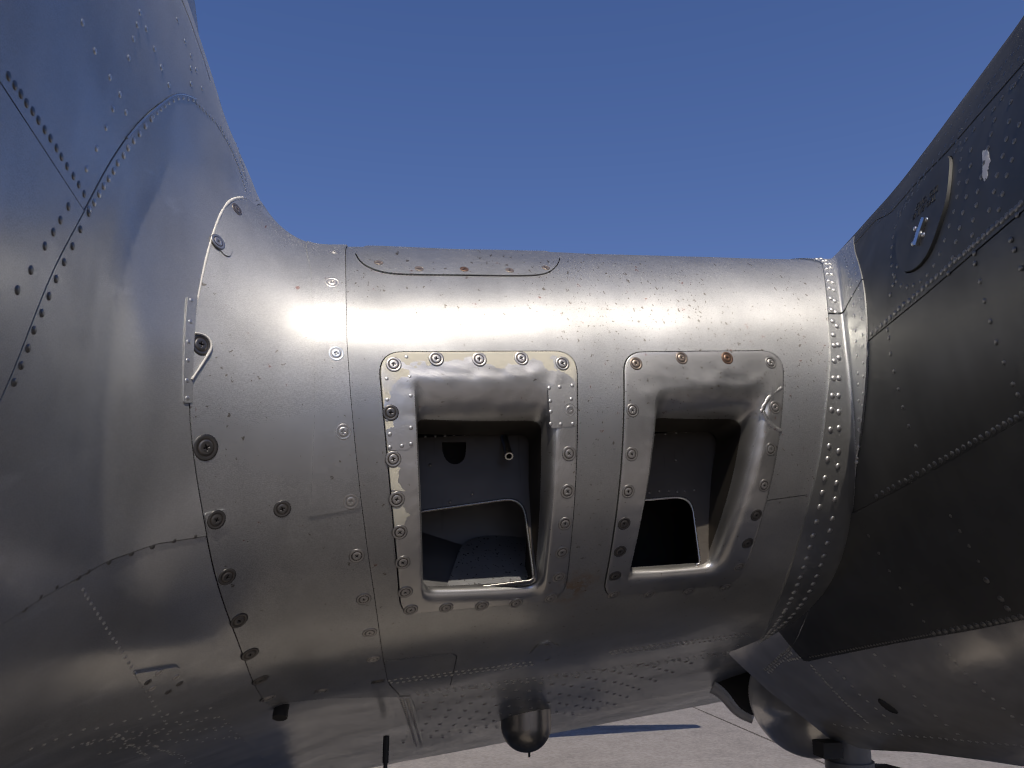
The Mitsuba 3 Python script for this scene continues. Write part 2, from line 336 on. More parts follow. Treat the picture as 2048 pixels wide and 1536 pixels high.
def intake(name, outer_px, ro, inner_px, ri, throat_px, rt, depths, dents, label, paint, bow):
    q0 = np.asarray(outer_px, float); xl, xr, yt, yb = q0[0, 0], q0[1, 0], q0[0, 1], q0[2, 1]
    def bowed(p):   # the sides bulge a little
        t = np.clip((p[:, 1] - yt) / (yb - yt), 0, 1); return p + np.stack([4 * t * (1 - t) * (bow[0] + (bow[1] - bow[0]) * np.clip((p[:, 0] - xl) / (xr - xl), 0, 1)), 0 * t], 1)
    o, i_, t = (W(bowed(quad_loop(a, b))) for a, b in ((outer_px, ro), (inner_px, ri), (throat_px, rt)))
    n = len(o); x4 = np.arange(n) / n * 4; side = np.interp(x4, [0, .5, 1, 1.5, 2, 2.5, 3, 3.5, 4], [depths[1], (depths[0] + depths[1]) / 2, depths[0], (depths[0] + depths[3]) / 2, depths[3], (depths[3] + depths[2]) / 2, depths[2], (depths[1] + depths[2]) / 2, depths[1]])
    side = np.convolve(np.r_[side[-12:], side, side[:12]], np.ones(25) / 25, 'valid')
    OFF = .0020
    rings, where = [], []
    rings.append(WING.at(o[:, 0], o[:, 1], -.006)); where.append(0)
    rings.append(WING.at(o[:, 0], o[:, 1], OFF - .0007)); where.append(0)
    o2 = o + (i_ - o) * .02
    for f in np.linspace(.02, 1, 9):
        q = o + (i_ - o) * f; rings.append(WING.at(q[:, 0], q[:, 1], OFF)); where.append(f)
    Pi, Pe = rings[-1], WING.at(t[:, 0], t[:, 1], 0.0)
    for ph in np.linspace(0, math.pi / 2, 15)[1:]:
        rings.append(Pi + (Pe - Pi) * math.sin(ph) + AFT * (side * (1 - math.cos(ph)))[:, None]); where.append(1 + ph / 1.5708)
    e = rings[-1]
    mean = e.mean(0)
    for d in (.015, .03, .05, .08): rings.append(e + AFT * d); where.append(2 + d)
    R = np.stack(rings); wh = np.array(where)
    # hammered, dented sheet round the mouth
    nrm = WING.normal(o[:, 0], o[:, 1])[None]
    am = dents[0] * np.clip((wh - .25) / .6, 0, 1) * np.clip((2.05 - wh) / .5, 0, 1)
    amp = am[:, None] * (np.interp(x4, [0, .3, .6, 1, 1.5, 2, 2.6, 3, 4], [.35, .6, .9, 1, .9, .4, .12, .12, .35]))[None]
    nz = (meshkit.fbm(R * np.array([40, 40, 56]), 4, dents[1]) - .5) * 2
    R = R + nrm * (nz * amp)[..., None]
    cut = 22                                            # the pressed frame with its rolled mouth; behind it the duct, its shade put into a darker colour
    uvs = np.stack([np.repeat(wh, n), np.tile(np.arange(n) / n, len(wh))], 1)
    V, F = loft(R[:cut + 1])
    k = put(f'{A}__{name}', (V, F), paint, smooth=True, uv=uvs[:len(V)], label=label)
    put(f'{k}__duct', loft(R[cut:]), 'duct_dark', smooth=True)
    return k, Polygon(o).buffer(.0017), o, i_, R
def frame_look(p, n, uv):
    """1 where the cream primer is left on the frame."""
    b = fbm(p.x * 45, p.y * 45, p.z * 45, 4); edge = 1 - dr.clip(uv.x, 0, 3)
    top = smoothstep(.11, .15, uv.y) * smoothstep(.40, .36, uv.y); left = dr.maximum(smoothstep(.13, .10, uv.y), smoothstep(.93, .96, uv.y))
    m = edge * (1.0 + .2 * top) + 1.5 * (b - .5) + .5 * (noise(p.x * 22, p.y * 22, p.z * 22) - .5) - .66
    return smoothstep(.0, .03, m) * dr.clip(top + left, 0, 1)
def cream_metal(key, amount):
    scene[key] = {'type': 'twosided', 'b': {'type': 'blendbsdf', 'weight': proc(lambda p, n, uv: frame_look(p, n, uv) * amount),
        'm': dict(scene['intake_metal']['b']), 'p': {'type': 'principled', 'base_color': {'type': 'rgb', 'value': [.66, .635, .52]}, 'roughness': .45, 'specular': .4}}}
aluminium('intake_metal', (.68, .68, .665), .30, .09, .42, .10, .9)
def smear(p, n, uv):  # the cream frame has the paint only where it has not flaked
    return frame_look(p, n, uv)
cream_metal('intake_cream', 1.0)

in1 = intake('air_intake', [(757, 705), (1152, 703), (1128, 1198), (803, 1228)], [48, 46, 40, 30], [(826, 757), (1112, 757), (1088, 1194), (843, 1206)], [26, 40, 30, 24],
             [(834, 830), (1086, 830), (1076, 1160), (848, 1172)], [16, 22, 26, 20], [.055, .012, .05, .045], (.0030, 4), 'left air intake with dented frame and flaked cream paint', 'intake_cream', (0, 11))
in2 = intake('air_intake', [(1247, 705), (1566, 702), (1478, 1166), (1208, 1194)], [40, 48, 36, 28], [(1302, 772), (1532, 765), (1446, 1146), (1252, 1168)], [30, 40, 26, 14],
             [(1308, 826), (1490, 826), (1424, 1120), (1258, 1132)], [18, 30, 26, 12], [.06, .012, .065, .05], (.0030, 9), 'right air intake with dented bare metal frame', 'intake_metal', (14, 27))
I1, I2 = in1[0], in2[0]
holes = [in1[1], in2[1]]

tp = W(dense(smooth_poly([(712, 508), (722, 524), (752, 541), (800, 549), (930, 551), (1070, 551), (1100, 543), (1115, 528), (1119, 516)]), 8))
tp = np.vstack([[tp[0] + [.02, -.10]], tp, [tp[-1] + [-.02, -.10]]])
tpp = Polygon(tp).buffer(0)
up_line = W(dense([(1528, 1002), (1570, 996), (1613, 990)]))
lowpatch = W(dense([(768, 1322), (840, 1313), (908, 1306), (914, 1312), (912, 1322), (900, 1372)]))
crown = W(dense([(364, 0), (380, 40), (394, 80), (408, 120), (421, 163)]))
panel('fuselage_panel', 100, 60, 'fuselage_metal', 0.0, cell=.02, slits=[crown, crown + [0, .0012]], label='upper fuselage panel reflecting the blue sky')
panel('fuselage_panel', 40, 500, 'fuselage_metal', .0006, cell=.02)
panel('fairing_panel', 290, 600, 'fuselage_metal', .0012, cell=.014, label='curved fairing panel between fuselage and wing fillet')
panel('lower_panel', 250, 1250, 'fuselage_metal', 0.0, cell=.016)
panel('belly_door', 300, 1500, 'fuselage_metal', -.004, cell=.02, label='riveted dark belly panel at the lower left')
panel('wing_fillet', 500, 800, 'fillet_metal', .0018, cell=.011, label='concave fillet skin between fuselage and wing')
panel('wing_skin', 1200, 620, 'wing_metal', 0.0, holes=holes + [tpp.buffer(.0014).difference(tpp.buffer(-.004))], slits=[up_line, lowpatch], cell=.010, label='bright leading edge skin specked with dirt')
panel('lower_wing_panel', 1200, 1370, 'wing_metal', -.0015, cell=.016, label='riveted panel under the wing')
for f in list(faces):
    if f.area > .001:
        put(f'{A}__lower_skin', sheet(f.buffer(-GAP), WING, -.003, cell=.022), 'flap_metal')
# added dark sheet under the panels, stops light in the seams
inner = dom.buffer(-.01)
for h in holes: inner = inner.difference(h.buffer(-.03))
put(f'{A}__light_stop_sheet', sheet(inner, WING, -.007, cell=.03), 'dark_recess')

E_px = [(612, 500), (622, 545), (628, 700), (628, 850), (622, 1000), (618, 1032), (718, 1014)]
eb = W(dense(E_px, 8)); d2 = seamD[(seamD[:, 1] > eb[0, 1] - .1) & (seamD[:, 1] < eb[-1, 1])] - [.0012, 0]
eb = np.vstack([[eb[0] + [-.012, -.16]], eb]); d2 = np.vstack([[d2[0] * [1, 0] + [0, eb[0, 1]]], d2])
put(f'{A}__fillet_strap', sheet(Polygon(np.vstack([eb, d2[::-1]])).buffer(0), WING, .0034, .0016, .010), 'fillet_metal')
put(f'{A}__top_plate', sheet(tpp, WING, .0022, .005, .008), 'wing_metal', label='cover plate on top of the leading edge with slotted screws')

# ------------------------------------------------------------------ nacelle
def Q(px): return NACL.uv(px)
ndom = sbox(-1.75, -.84, 2.3, .87)
nA = Q(dense([(1690, 512), (1712, 488), (1752, 442), (1782, 428), (1830, 372), (1900, 300), (1960, 230), (2048, 130), (2120, 45)]))
nB = Q(dense([(1735, 684), (1850, 590), (2048, 421), (2150, 335)]))
nC = Q(dense([(1700, 1030), (1800, 978), (1900, 922), (2048, 838), (2150, 780)]))
nD = Q(dense([(1585, 1293), (1612, 1323), (1660, 1312), (1790, 1286), (1950, 1258), (2048, 1238), (2200, 1208)]))
nE = Q(dense([(1480, 1330), (1540, 1385), (1600, 1430), (1672, 1488), (1740, 1500), (1840, 1505), (1960, 1520), (2060, 1535), (2200, 1560)]))
nl = [ext(nA, 2.5, 1.6), ext(nB, 2.8, 1.9), ext(nC, 2.6, 1.9), ext(nD, .4, 1.9), ext(nE, .42, .6)]
nface = list(polygonize(unary_union([LineString(l) for l in nl] + [ndom.exterior])))
door_px = smooth_poly([(1903, 314), (1906, 345), (1899, 402), (1883, 455), (1862, 508), (1836, 538), (1813, 543), (1800, 516), (1800, 470), (1813, 424), (1852, 372)], 6, closed=True)
dpoly = Polygon(Q(dense(door_px, 6, closed=True)))
def npanel(name, x, y, bsdf, off, label=None):
    p = Point(*Q([(x, y)])[0]); f = next(f for f in nface if f.contains(p)); nface.remove(f)
    return put(f'{A}__{name}', sheet(f.buffer(-GAP).difference(dpoly.buffer(.0016).difference(dpoly.buffer(-.003))), NACL, off, cell=.018), bsdf, label=label)
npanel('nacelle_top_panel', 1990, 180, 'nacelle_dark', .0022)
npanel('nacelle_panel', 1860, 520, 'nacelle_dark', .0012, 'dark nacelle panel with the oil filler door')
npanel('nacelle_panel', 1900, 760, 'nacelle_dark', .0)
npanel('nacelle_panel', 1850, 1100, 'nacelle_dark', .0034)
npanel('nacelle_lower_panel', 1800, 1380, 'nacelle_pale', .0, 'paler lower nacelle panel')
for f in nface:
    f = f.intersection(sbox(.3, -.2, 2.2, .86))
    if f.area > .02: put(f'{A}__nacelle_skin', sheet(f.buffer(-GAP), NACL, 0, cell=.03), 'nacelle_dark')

# angle strip between wing and nacelle: a flange on each, a round bend between
cl = W(dense(smooth_poly([(1644, 528), (1650, 570), (1656, 640), (1659, 720), (1652, 800), (1640, 900), (1618, 1000), (1592, 1095), (1560, 1190), (1530, 1262), (1505, 1310)]), 10))
cr = Q(dense(smooth_poly([(1712, 503), (1728, 560), (1736, 640), (1736, 740), (1727, 840), (1710, 940), (1686, 1040), (1650, 1145), (1612, 1240), (1585, 1292), (1530, 1340)]), 10))
vtop = cl[0, 1] - .12
cl = np.vstack([[cl[0] + [-.005, -.12]], cl]); cr = np.vstack([[cr[0] + [.06, .09]], cr])
def lenres(p, n):
    t = np.r_[0, np.cumsum(np.hypot(*np.diff(p, axis=0).T))]; q = np.linspace(0, 1, n) * t[-1]
    return np.stack([np.interp(q, t, p[:, 0]), np.interp(q, t, p[:, 1])], 1)
NS = 130
cl, cr = lenres(cl, NS), lenres(cr, NS)
# where the two skins meet: for each left point, walk along the wing till inside the nacelle
def inside(P):
    s = (P - NC) @ NA; r = np.linalg.norm((P - NC) - s[:, None] * NA, axis=1); return nrad(s) - r
vmid = cl[:, 1].copy(); lo, hi = cl[:, 0].copy(), np.full(NS, 1.3)
for _ in range(40):
    m = (lo + hi) / 2; c = inside(S(m, vmid)) > 0; hi = np.where(c, m, hi); lo = np.where(c, lo, m)
C = S(lo, vmid)
off = .0035
def strip_point(t, s):
    """t along the strip 0..1, s across it: 0..1 flange on the wing, 1..2 bend, 2..3 flange on the nacelle."""
    t, s = np.broadcast_arrays(np.asarray(t, float), np.asarray(s, float)); x = t * (NS - 1)
    g = lambda arr: np.stack([np.interp(x, np.arange(NS), arr[:, k]) for k in range(arr.shape[1])], -1)
    L, Rr, c, uu = g(cl), g(cr), g(C), np.interp(x, np.arange(NS), lo)
    bw = np.clip((uu - L[..., 0]) * .38, .008, .02)
    ue = uu - bw; Pa = WING.at(L[..., 0] + (ue - L[..., 0]) * np.clip(s, 0, 1), L[..., 1], off)
    wa = WING.at(ue, L[..., 1], off)
    b0 = WING.sign * 0
    e0 = NACL.at(Rr[..., 0], Rr[..., 1], off)
    dirn = unit(e0 - c); ln = np.linalg.norm(e0 - c, axis=-1)
    bn = np.minimum(.02, ln * .45)
    nb = c + dirn * bn[..., None] + NACL.normal(Rr[..., 0], Rr[..., 1]) * off
    f = np.clip(s - 1, 0, 1)[..., None]
    cc = c + (WING.normal(ue, L[..., 1]) + NACL.normal(Rr[..., 0], Rr[..., 1])) * off * .6
    Pb = (1 - f) ** 2 * wa + 2 * f * (1 - f) * cc + f * f * nb
    g2 = np.clip(s - 2, 0, 1)[..., None]
    Pc = nb + (e0 - nb) * g2
    return np.where((s <= 1)[..., None], Pa, np.where((s <= 2)[..., None], Pb, Pc))
def strip_patch(t0, t1, name, label=None):
    ss_ = np.r_[np.linspace(0, 1, 5), np.linspace(1, 2, 11)[1:], np.linspace(2, 3, 5)[1:]]
    tt = np.linspace(t0, t1, max(6, int(160 * (t1 - t0))))
    P, F, _ = grid(lambda a, b: strip_point(a, b), tt, ss_)
    m = len(ss_); k = len(tt); i = np.arange(k * m).reshape(k, m)
    e1, e2 = P.reshape(k, m, 3)[:, 0], P.reshape(k, m, 3)[:, -1]
    nl_ = WING.normal(np.interp(tt * (NS - 1), np.arange(NS), cl[:, 0]), np.interp(tt * (NS - 1), np.arange(NS), cl[:, 1]))
    nr_ = NACL.normal(np.interp(tt * (NS - 1), np.arange(NS), cr[:, 0]), np.interp(tt * (NS - 1), np.arange(NS), cr[:, 1]))
    a, b = e1 - nl_ * .004, e2 - nr_ * .004
    G = np.arange(k)
    V = np.vstack([P, e1, a, e2, b]); o = k * m
    F2 = np.stack([o + G[:-1], o + G[1:], o + k + G[1:], o + k + G[:-1]], 1); F3 = np.stack([o + 2 * k + G[:-1], o + 3 * k + G[:-1], o + 3 * k + G[1:], o + 2 * k + G[1:]], 1)
    return put(f'{A}__{name}', (V, np.vstack([F, F2, F3])), 'strip_metal', smooth=True, label=label)
tq = None
_lp = W([(1660, 632)])[0]; tq = float(np.argmin(np.hypot(*(cl - _lp).T))) / (NS - 1)
strip_patch(0, tq - .0012, 'joint_strip', 'upper piece of the riveted bent strip joining wing and nacelle')
STRIP = strip_patch(tq + .0012, 1, 'joint_strip', 'long lower piece of the riveted bent strip joining wing and nacelle')

# ------------------------------------------------------------------ the rest of the aircraft, that shades the ground and shows in the metal
def solid_loft(rings): 
    R = [np.asarray(r) for r in rings]; V, F = loft(R); k = len(R[0]); n = len(V)
    V = np.vstack([V, R[0].mean(0), R[-1].mean(0)]); i = np.arange(k); j = np.roll(i, -1); o = (len(R) - 1) * k
    return V, np.vstack([np.c_[F[:, [0, 1, 2]]], F[:, [0, 2, 3]], np.c_[np.full(k, n), i, j], np.c_[np.full(k, n + 1), o + j, o + i]])
XM = X0 - .2 - AB
def fus_ring(y, sx=1.0, sz=1.0, x0=-.05):
    th = np.linspace(0, 2 * np.pi, 48, endpoint=False); zc = HC + AZ - PITCH_T * y
    return np.stack([XM + x0 + sx * (AB - .1) * np.cos(th) , np.full(48, y), zc + sz * (AA - .12) * np.sin(th) - .0], 1)
put(f'{A}__fuselage_shell', solid_loft([fus_ring(-2.2, .12, .12), fus_ring(-2.05, .4, .4), fus_ring(-1.6, .68, .66), fus_ring(-.9, .86, .82), fus_ring(0, .93, .9), fus_ring(1.2), fus_ring(2.6), fus_ring(4, .85, .8), fus_ring(6, .55, .5), fus_ring(7.2, .3, .3)]), 'fuselage_metal', smooth=True)
def wing_slab(x0, x1, c0, c1, name, th=.9, lift=0):
    out = []
    for x, c in ((x0, c0), (x1, c1)):
        q = sec(np.linspace(.02, VMAX - .02, 40)); ctr = np.array([2.0, HC - .05])
        q = ctr + (q - ctr) * [c, c * th]
        ax = abs(x - (0 if x > 0 else 2 * XM))
        out.append(np.stack([np.full(40, x), q[:, 0] + ax * AX[1] * .6, q[:, 1] + ax * AX[2]], 1))
    put(f'{A}__{name}', solid_loft(out), 'wing_metal', smooth=30)
wing_slab(2.05, 6.2, .92, .45, 'outer_wing')
wing_slab(2 * XM - .1, 2 * XM - 6.2, .95, .45, 'outer_wing')
E_ = lambda s, r, k=40: NC + s * NA + r * (np.cos(np.arange(k) / k * 2 * np.pi)[:, None] * NE1 + np.sin(np.arange(k) / k * 2 * np.pi)[:, None] * NE2)
put(f'{A}__engine_cowl', loft([E_(-1.74, nrad(-1.74) - .004), E_(-1.8, nrad(-1.74) - .02), E_(-1.84, nrad(-1.74) - .07), E_(-1.82, nrad(-1.74) - .13), E_(-1.6, nrad(-1.74) - .16), E_(-1.6, .02)]), 'nacelle_dark', smooth=40)
put(f'{A}__nacelle_core', loft([E_(s, nrad(s) - .012 - (.0 if s < 1 else .25 * (s - 1))) for s in (-1.7, -1.2, -.8, -.4, 0, .3, .45)]), 'dark_recess', smooth=True)
def plate(pts, z0, z1, rnd=.3):
    p = Polygon(round_corners(pts, rnd))
    m = trimesh.creation.extrude_polygon(p, z1 - z0, engine='earcut'); m.apply_translation([0, 0, z0]); return m
put(f'{A}__shadow_tailplane', plate([(XM - 2.9, 5.85), (XM - 2, 5.7), (XM + 2, 5.8), (XM + 3.75, 6.02), (XM + 3.75, 6.12), (XM + 2, 6.3), (XM - 2, 6.3), (XM - 2.9, 6.15)], HC - .35, HC - .29, .3), 'fuselage_metal')  # unseen; stretched on one side to cast the long shadow on the apron

# ------------------------------------------------------------------ inside the intakes
def on_plane(px, pt, nrm):
    px = np.atleast_2d(np.asarray(px, float)); d = FW + RT * ((px[:, :1] - 1024) / FOC) - UP * ((px[:, 1:] - 768) / FOC)
    return EYE + d * (((np.asarray(pt) - EYE) @ nrm) / (d @ nrm))[:, None]
def flat(px_outer, px_holes, pt, nrm, thick, rim=None):
    """A flat plate in the plane through pt, cut to outlines."""
    nrm = unit(np.asarray(nrm, float)); a = unit(np.cross(nrm, [0, 0, 1])); b = np.cross(nrm, a)
    to2 = lambda px: np.stack([(on_plane(px, pt, nrm) - pt) @ a, (on_plane(px, pt, nrm) - pt) @ b], 1)
    p = Polygon(to2(px_outer)).buffer(0) if rim is None else Polygon(np.stack([(rim - pt) @ a, (rim - pt) @ b], 1)).buffer(.006)
    for h in px_holes: p = p.difference(Polygon(to2(h)).buffer(0))
    p = max(getattr(p, 'geoms', [p]), key=lambda g: g.area)
    m = trimesh.creation.extrude_polygon(p, thick, engine='earcut')
    M = np.eye(4); M[:3, 0], M[:3, 1], M[:3, 2], M[:3, 3] = a, b, np.cross(a, b), pt
    m.apply_transform(M); return m
def duct_paint(key, base, spk):
    def c(p, n, uv):
        d = flecks(p.x, p.y, 130, .8 * spk, .3); b = fbm(p.x * 20, p.y * 20, p.z * 20, 3)
        return mix(mi.Color3f(*base) * (.8 + .4 * b), mi.Color3f(.04, .035, .03), d * spk)
    scene[key] = {'type': 'twosided', 'b': {'type': 'principled', 'base_color': proc(c), 'roughness': .45, 'metallic': .2}}
duct_paint('duct_grey', (.13, .13, .13), .15); duct_paint('duct_speckled', (.20, .205, .21), .9); duct_paint('duct_brown', (.10, .09, .078), .3)
def tube(path, r, seg=10, caps=True):
    p = np.asarray(path, float); t = unit(np.gradient(p, axis=0)); ref = np.array([.31, .17, .93])
    a = unit(np.cross(t, ref)); b = np.cross(t, a); th = np.arange(seg) / seg * 2 * np.pi
    r = np.broadcast_to(np.asarray(r, float), len(p))
    rings = [p[i] + r[i] * (np.cos(th)[:, None] * a[i] + np.sin(th)[:, None] * b[i]) for i in range(len(p))]
    return solid_loft(rings) if caps else loft(rings)
def plate_rivets(parent, px, pt, r):
    V, F, b0 = [], [], 0; v, f = dome(r, r * .5, 2, 8)
    for q in on_plane(px, pt, AFT):
        M = align(-AFT, q); V.append(v @ M[:3, :3].T + M[:3, 3]); F.append(f + b0); b0 += len(v)
    put(f'{parent}__small_rivets', (np.vstack(V), np.vstack(F)), 'duct_metal', smooth=True, kind='stuff')
e1 = in1[4][-1].mean(0); e2 = in2[4][-1].mean(0)
bp1 = e1 - AFT * .012
hole1 = round_corners([(834, 1024), (1046, 994), (1068, 1160), (838, 1190)], [14, 40, 10, 10])
uh = smooth_poly([(884, 884), (886, 906), (898, 925), (914, 928), (928, 918), (932, 884)])
put(f'{I1}__back_plate', flat([(790, 780), (1130, 780), (1130, 1260), (790, 1260)], [hole1, uh], bp1, AFT, .003, in1[4][-1]), 'duct_brown', smooth=False)
put(f'{I1}__chamber_wall', flat([(740, 900), (1140, 900), (1140, 1230), (740, 1230)], [], bp1 + AFT * .16, AFT, .003), 'duct_grey', smooth=False)
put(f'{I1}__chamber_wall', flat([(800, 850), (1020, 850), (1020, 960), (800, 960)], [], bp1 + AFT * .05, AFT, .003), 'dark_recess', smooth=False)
tilt = unit(np.array([.05, -.55, .84])); low = in1[4][-1][:, 2].min()
fl = np.array([e1[0], bp1[1] + .01, low - .004])
put(f'{I1}__duct_floor', flat(round_corners([(926, 1082), (1050, 1066), (1075, 1150), (1075, 1182), (888, 1190)], [30, 5, 5, 5, 5]), [], fl + np.array([0, .03, .012]), tilt, .004), 'duct_speckled', smooth=False, label='grey speckled floor plate inside the left intake')
put(f'{I1}__duct_floor', flat([(800, 1046), (860, 1062), (935, 1088), (880, 1210), (800, 1210)], [], fl + np.array([0, .034, .002]), unit(np.array([.25, -.5, .84])), .004), 'duct_grey', smooth=False)
rim = on_plane(dense(hole1, 8, closed=True), bp1 - AFT * .002, AFT)
put(f'{I1}__opening_rim', tube(np.vstack([rim, rim[:1]]), .0022, 6), 'duct_metal', smooth=True)
pa, pb = on_plane([(1008, 876)], bp1, AFT)[0], on_plane([(1018, 912)], bp1 - AFT * .045, AFT)[0]
put(f'{I1}__short_tube', tube(np.linspace(pa, pb, 6), .0062, 14, False), 'duct_metal', smooth=True, label='stub pipe with a bright cut end inside the left intake')
pd = unit(pb - pa)
ring = [lathe([(.0044, -.03), (.0044, .001), (.0066, .001), (.0066, -.004)], 18)]
V, F = ring[0]; Mx = align(pd, pb); put(f'{I1}__drain_pipe_end', (V @ Mx[:3, :3].T + Mx[:3, 3], F), 'bare_edge', smooth=40)
bp2 = e2 - AFT * .012
hole2 = round_corners([(1268, 1002), (1382, 992), (1400, 1128), (1250, 1150)], [10, 34, 8, 8])
put(f'{I2}__back_plate', flat([(1200, 760), (1560, 760), (1560, 1230), (1180, 1230)], [hole2], bp2, AFT, .003, in2[4][-1]), 'duct_brown', smooth=False)
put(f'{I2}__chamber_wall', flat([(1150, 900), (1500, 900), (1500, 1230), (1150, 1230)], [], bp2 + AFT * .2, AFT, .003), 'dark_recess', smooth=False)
rim = on_plane(dense(hole2[4:24], 6), bp2 - AFT * .002, AFT)
put(f'{I2}__opening_rim', tube(rim, .002, 6), 'bare_edge', smooth=True, label='worn bright rim of the opening inside the right intake')

plate_rivets(I1, np.vstack([along([(850, 872), (1066, 862)], 12, 1), along([(1062, 880), (1068, 985)], 6, 1), [(944, 988), (900, 1004), (860, 930)]]), bp1, .0026)
plate_rivets(I2, np.vstack([along([(1310, 868), (1478, 858)], 9, 1), along([(1300, 985), (1390, 980)], 6, 2), [(1378, 862), (1352, 920), (1440, 900)]]), bp2, .0026)

# ------------------------------------------------------------------ screws in dimpled washers
def screw_mesh(tone, dark, kind, seed):
    """Unit radius. Cross recess or slot cut into the head; tone per ring, darker where grime sits, and in the recess to paint its shade."""
    seg = 32; th = np.arange(seg) / seg * 2 * np.pi + seed
    star = .30 * (.36 + .64 * np.abs(np.cos(2 * (th - seed))) ** 4) if kind == 'cross' else np.minimum(.82, .10 / np.maximum(np.abs(np.sin(th - seed)), 1e-3))
    one = np.ones(seg)
    if kind == 'cross':
        rings = [(one * 1.12, -.10, .55), (one * 1.10, .03, .58), (one * 1.02, .045, .62), (one * 1.0, .06, .9), (one * .93, .10, 1), (one * .80, .07, .92), (one * .74, .02, .42), (one * .66, .02, .5), (one * .60, .12, 1), (one * .50, .17, 1.05), (one * .36, .17, 1), (star * 1.05, .165, .8), (star, .02, .12), (star * .5, -.02, .06), (star * .02, -.02, .06)]
    else:
        rings = [(one, -.12, .7), (one * 1.0, .12, .8), (one * .94, .2, 1), (np.maximum(one * .86, star), .22, 1), (star, .215, .9), (star * .97, .03, .15), (star * .4, .03, .12), (star * .02, .03, .12)]
    V = np.vstack([np.stack([r * np.cos(th), r * np.sin(th), z * .62 * one], 1) for r, z, _ in rings])
    C_ = np.vstack([np.outer(one * s, tone) if s > .52 else np.outer(one * s, dark) for _, _, s in rings])
    n = len(rings); i = np.arange(n * seg).reshape(n, seg); j = np.roll(i, -1, 1)
    F = np.stack([i[:-1], j[:-1], j[1:], i[1:]], -1).reshape(-1, 4)
    return (V, F), C_
SCR = {}
TONES = {'steel': (.50, .49, .47), 'pale': (.62, .60, .57), 'zinc': (.50, .55, .60), 'dark': (.17, .165, .16), 'rust': (.30, .18, .12), 'brown': (.40, .33, .27)}
def screw(parent, px, r, tone='steel', kind='cross', off=0.0, skin=None, label=None, seed=None):
    skin = skin or WING
    k = (tone, kind, seed if seed is not None else rng.randrange(4))
    if k not in SCR:
        m, c = screw_mesh(TONES[tone], (.25, .22, .19), kind, k[2] * .5 + .3)
        SCR[k] = mikit.ply(m, 'screw_metal', smooth=True, color=np.clip(c, 0, 1))
    for u, v in W([px]) if skin is WING else skin.uv([px]):
        P = skin.at(np.array([u]), np.array([v]), off)[0]; n = skin.normal(np.array([u]), np.array([v]))[0]
        key = key_for(f'{parent}__screw')
        r9 = r * .88; scene[key] = {**SCR[k], 'to_world': T(align(n, P).tolist()) @ T().scale([r9, r9, r9])}
        if label: labels[key] = {'label': label}
for i, p in enumerate([(787, 730), (872, 719), (958, 720), (1042, 718), (1124, 728), (781, 826), (786, 918), (793, 998), (799, 1063), (805, 1123), (810, 1182), (821, 1217), (1138, 820), (1137, 907), (1134, 982), (1129, 1046), (1123, 1103), (1117, 1152), (1101, 1194), (892, 1213), (963, 1209), (1031, 1204)]):
    screw(I1, p, .0112, ['pale', 'steel', 'pale', 'pale', 'steel', 'dark', 'steel'][i] if i < 7 else 'steel', off=.0024)
for i, p in enumerate([(1271, 728), (1362, 717), (1453, 717), (1540, 726), (1264, 821), (1262, 908), (1255, 982), (1247, 1046), (1239, 1101), (1229, 1150), (1227, 1187), (1549, 815), (1540, 898), (1527, 970), (1511, 1029), (1494, 1085), (1477, 1132), (1299, 1186), (1376, 1181), (1450, 1173)]):
    screw(I2, p, .0108, 'rust' if i == 2 else ('brown' if i < 2 else ('dark' if i in (7, 8, 9, 14, 15) else 'steel')), off=.0022, label='rust brown screw at the top of the right intake' if i == 2 else None)
FIL = f'{A}__wing_fillet'
for p, r, t in [((668, 508), .0115, 'steel'), ((664, 568), .0115, 'pale'), ((672, 709), .0115, 'zinc'), ((686, 864), .0115, 'steel'), ((701, 1002), .0115, 'steel')]: screw(FIL, p, r, t, off=.0030)
for p, r, t in [((713, 1110), .011, 'steel'), ((727, 1196), .011, 'steel'), ((739, 1263), .0112, 'pale'), ((746, 1316), .011, 'pale'), ((756, 1361), .012, 'dark'), ((643, 1379), .012, 'steel'), ((564, 1017), .0115, 'dark'),
                ((453, 1152), .012, 'dark'), ((477, 1239), .0125, 'dark'), ((499, 1306), .013, 'dark'), ((520, 1358), .013, 'dark'), ((535, 1395), .013, 'steel'), ((472, 420), .010, 'brown')]: screw(FIL, p, r, t, off=.0022)
screw(FIL, (432, 486), .0115, 'pale', off=.0045); screw(FIL, (400, 690), .0145, 'dark', off=.0022, label='large dark washer screw at the fillet edge'); screw(FIL, (410, 895), .0165, 'dark', off=.0022, label='largest dark washer screw, set low on the fillet edge')
put(f'{FIL}__corner_plate', sheet(Polygon(W(round_corners([(406, 1026), (454, 1016), (459, 1052), (412, 1058)], [8, 14, 12, 10]))), WING, .0036, .0016, .01), 'fillet_metal')
screw(FIL, (430, 1038), .0125, 'dark', off=.0038)
put(f'{FIL}__corner_plate', sheet(Polygon(W(round_corners([(418, 478), (440, 462), (464, 500), (457, 516), (446, 512)], [4, 6, 6, 6, 10]))), WING, .0034, .0014, .01), 'fillet_metal')
for i, p in enumerate([(757, 528), (838, 540), (928, 541), (1019, 543), (1091, 538)]):
    screw(f'{A}__top_plate', p, .0078, 'rust' if i == 2 else 'brown', 'slot', off=.0022, seed=i, label='rusty slotted screw in the middle of the cover plate' if i == 2 else None)

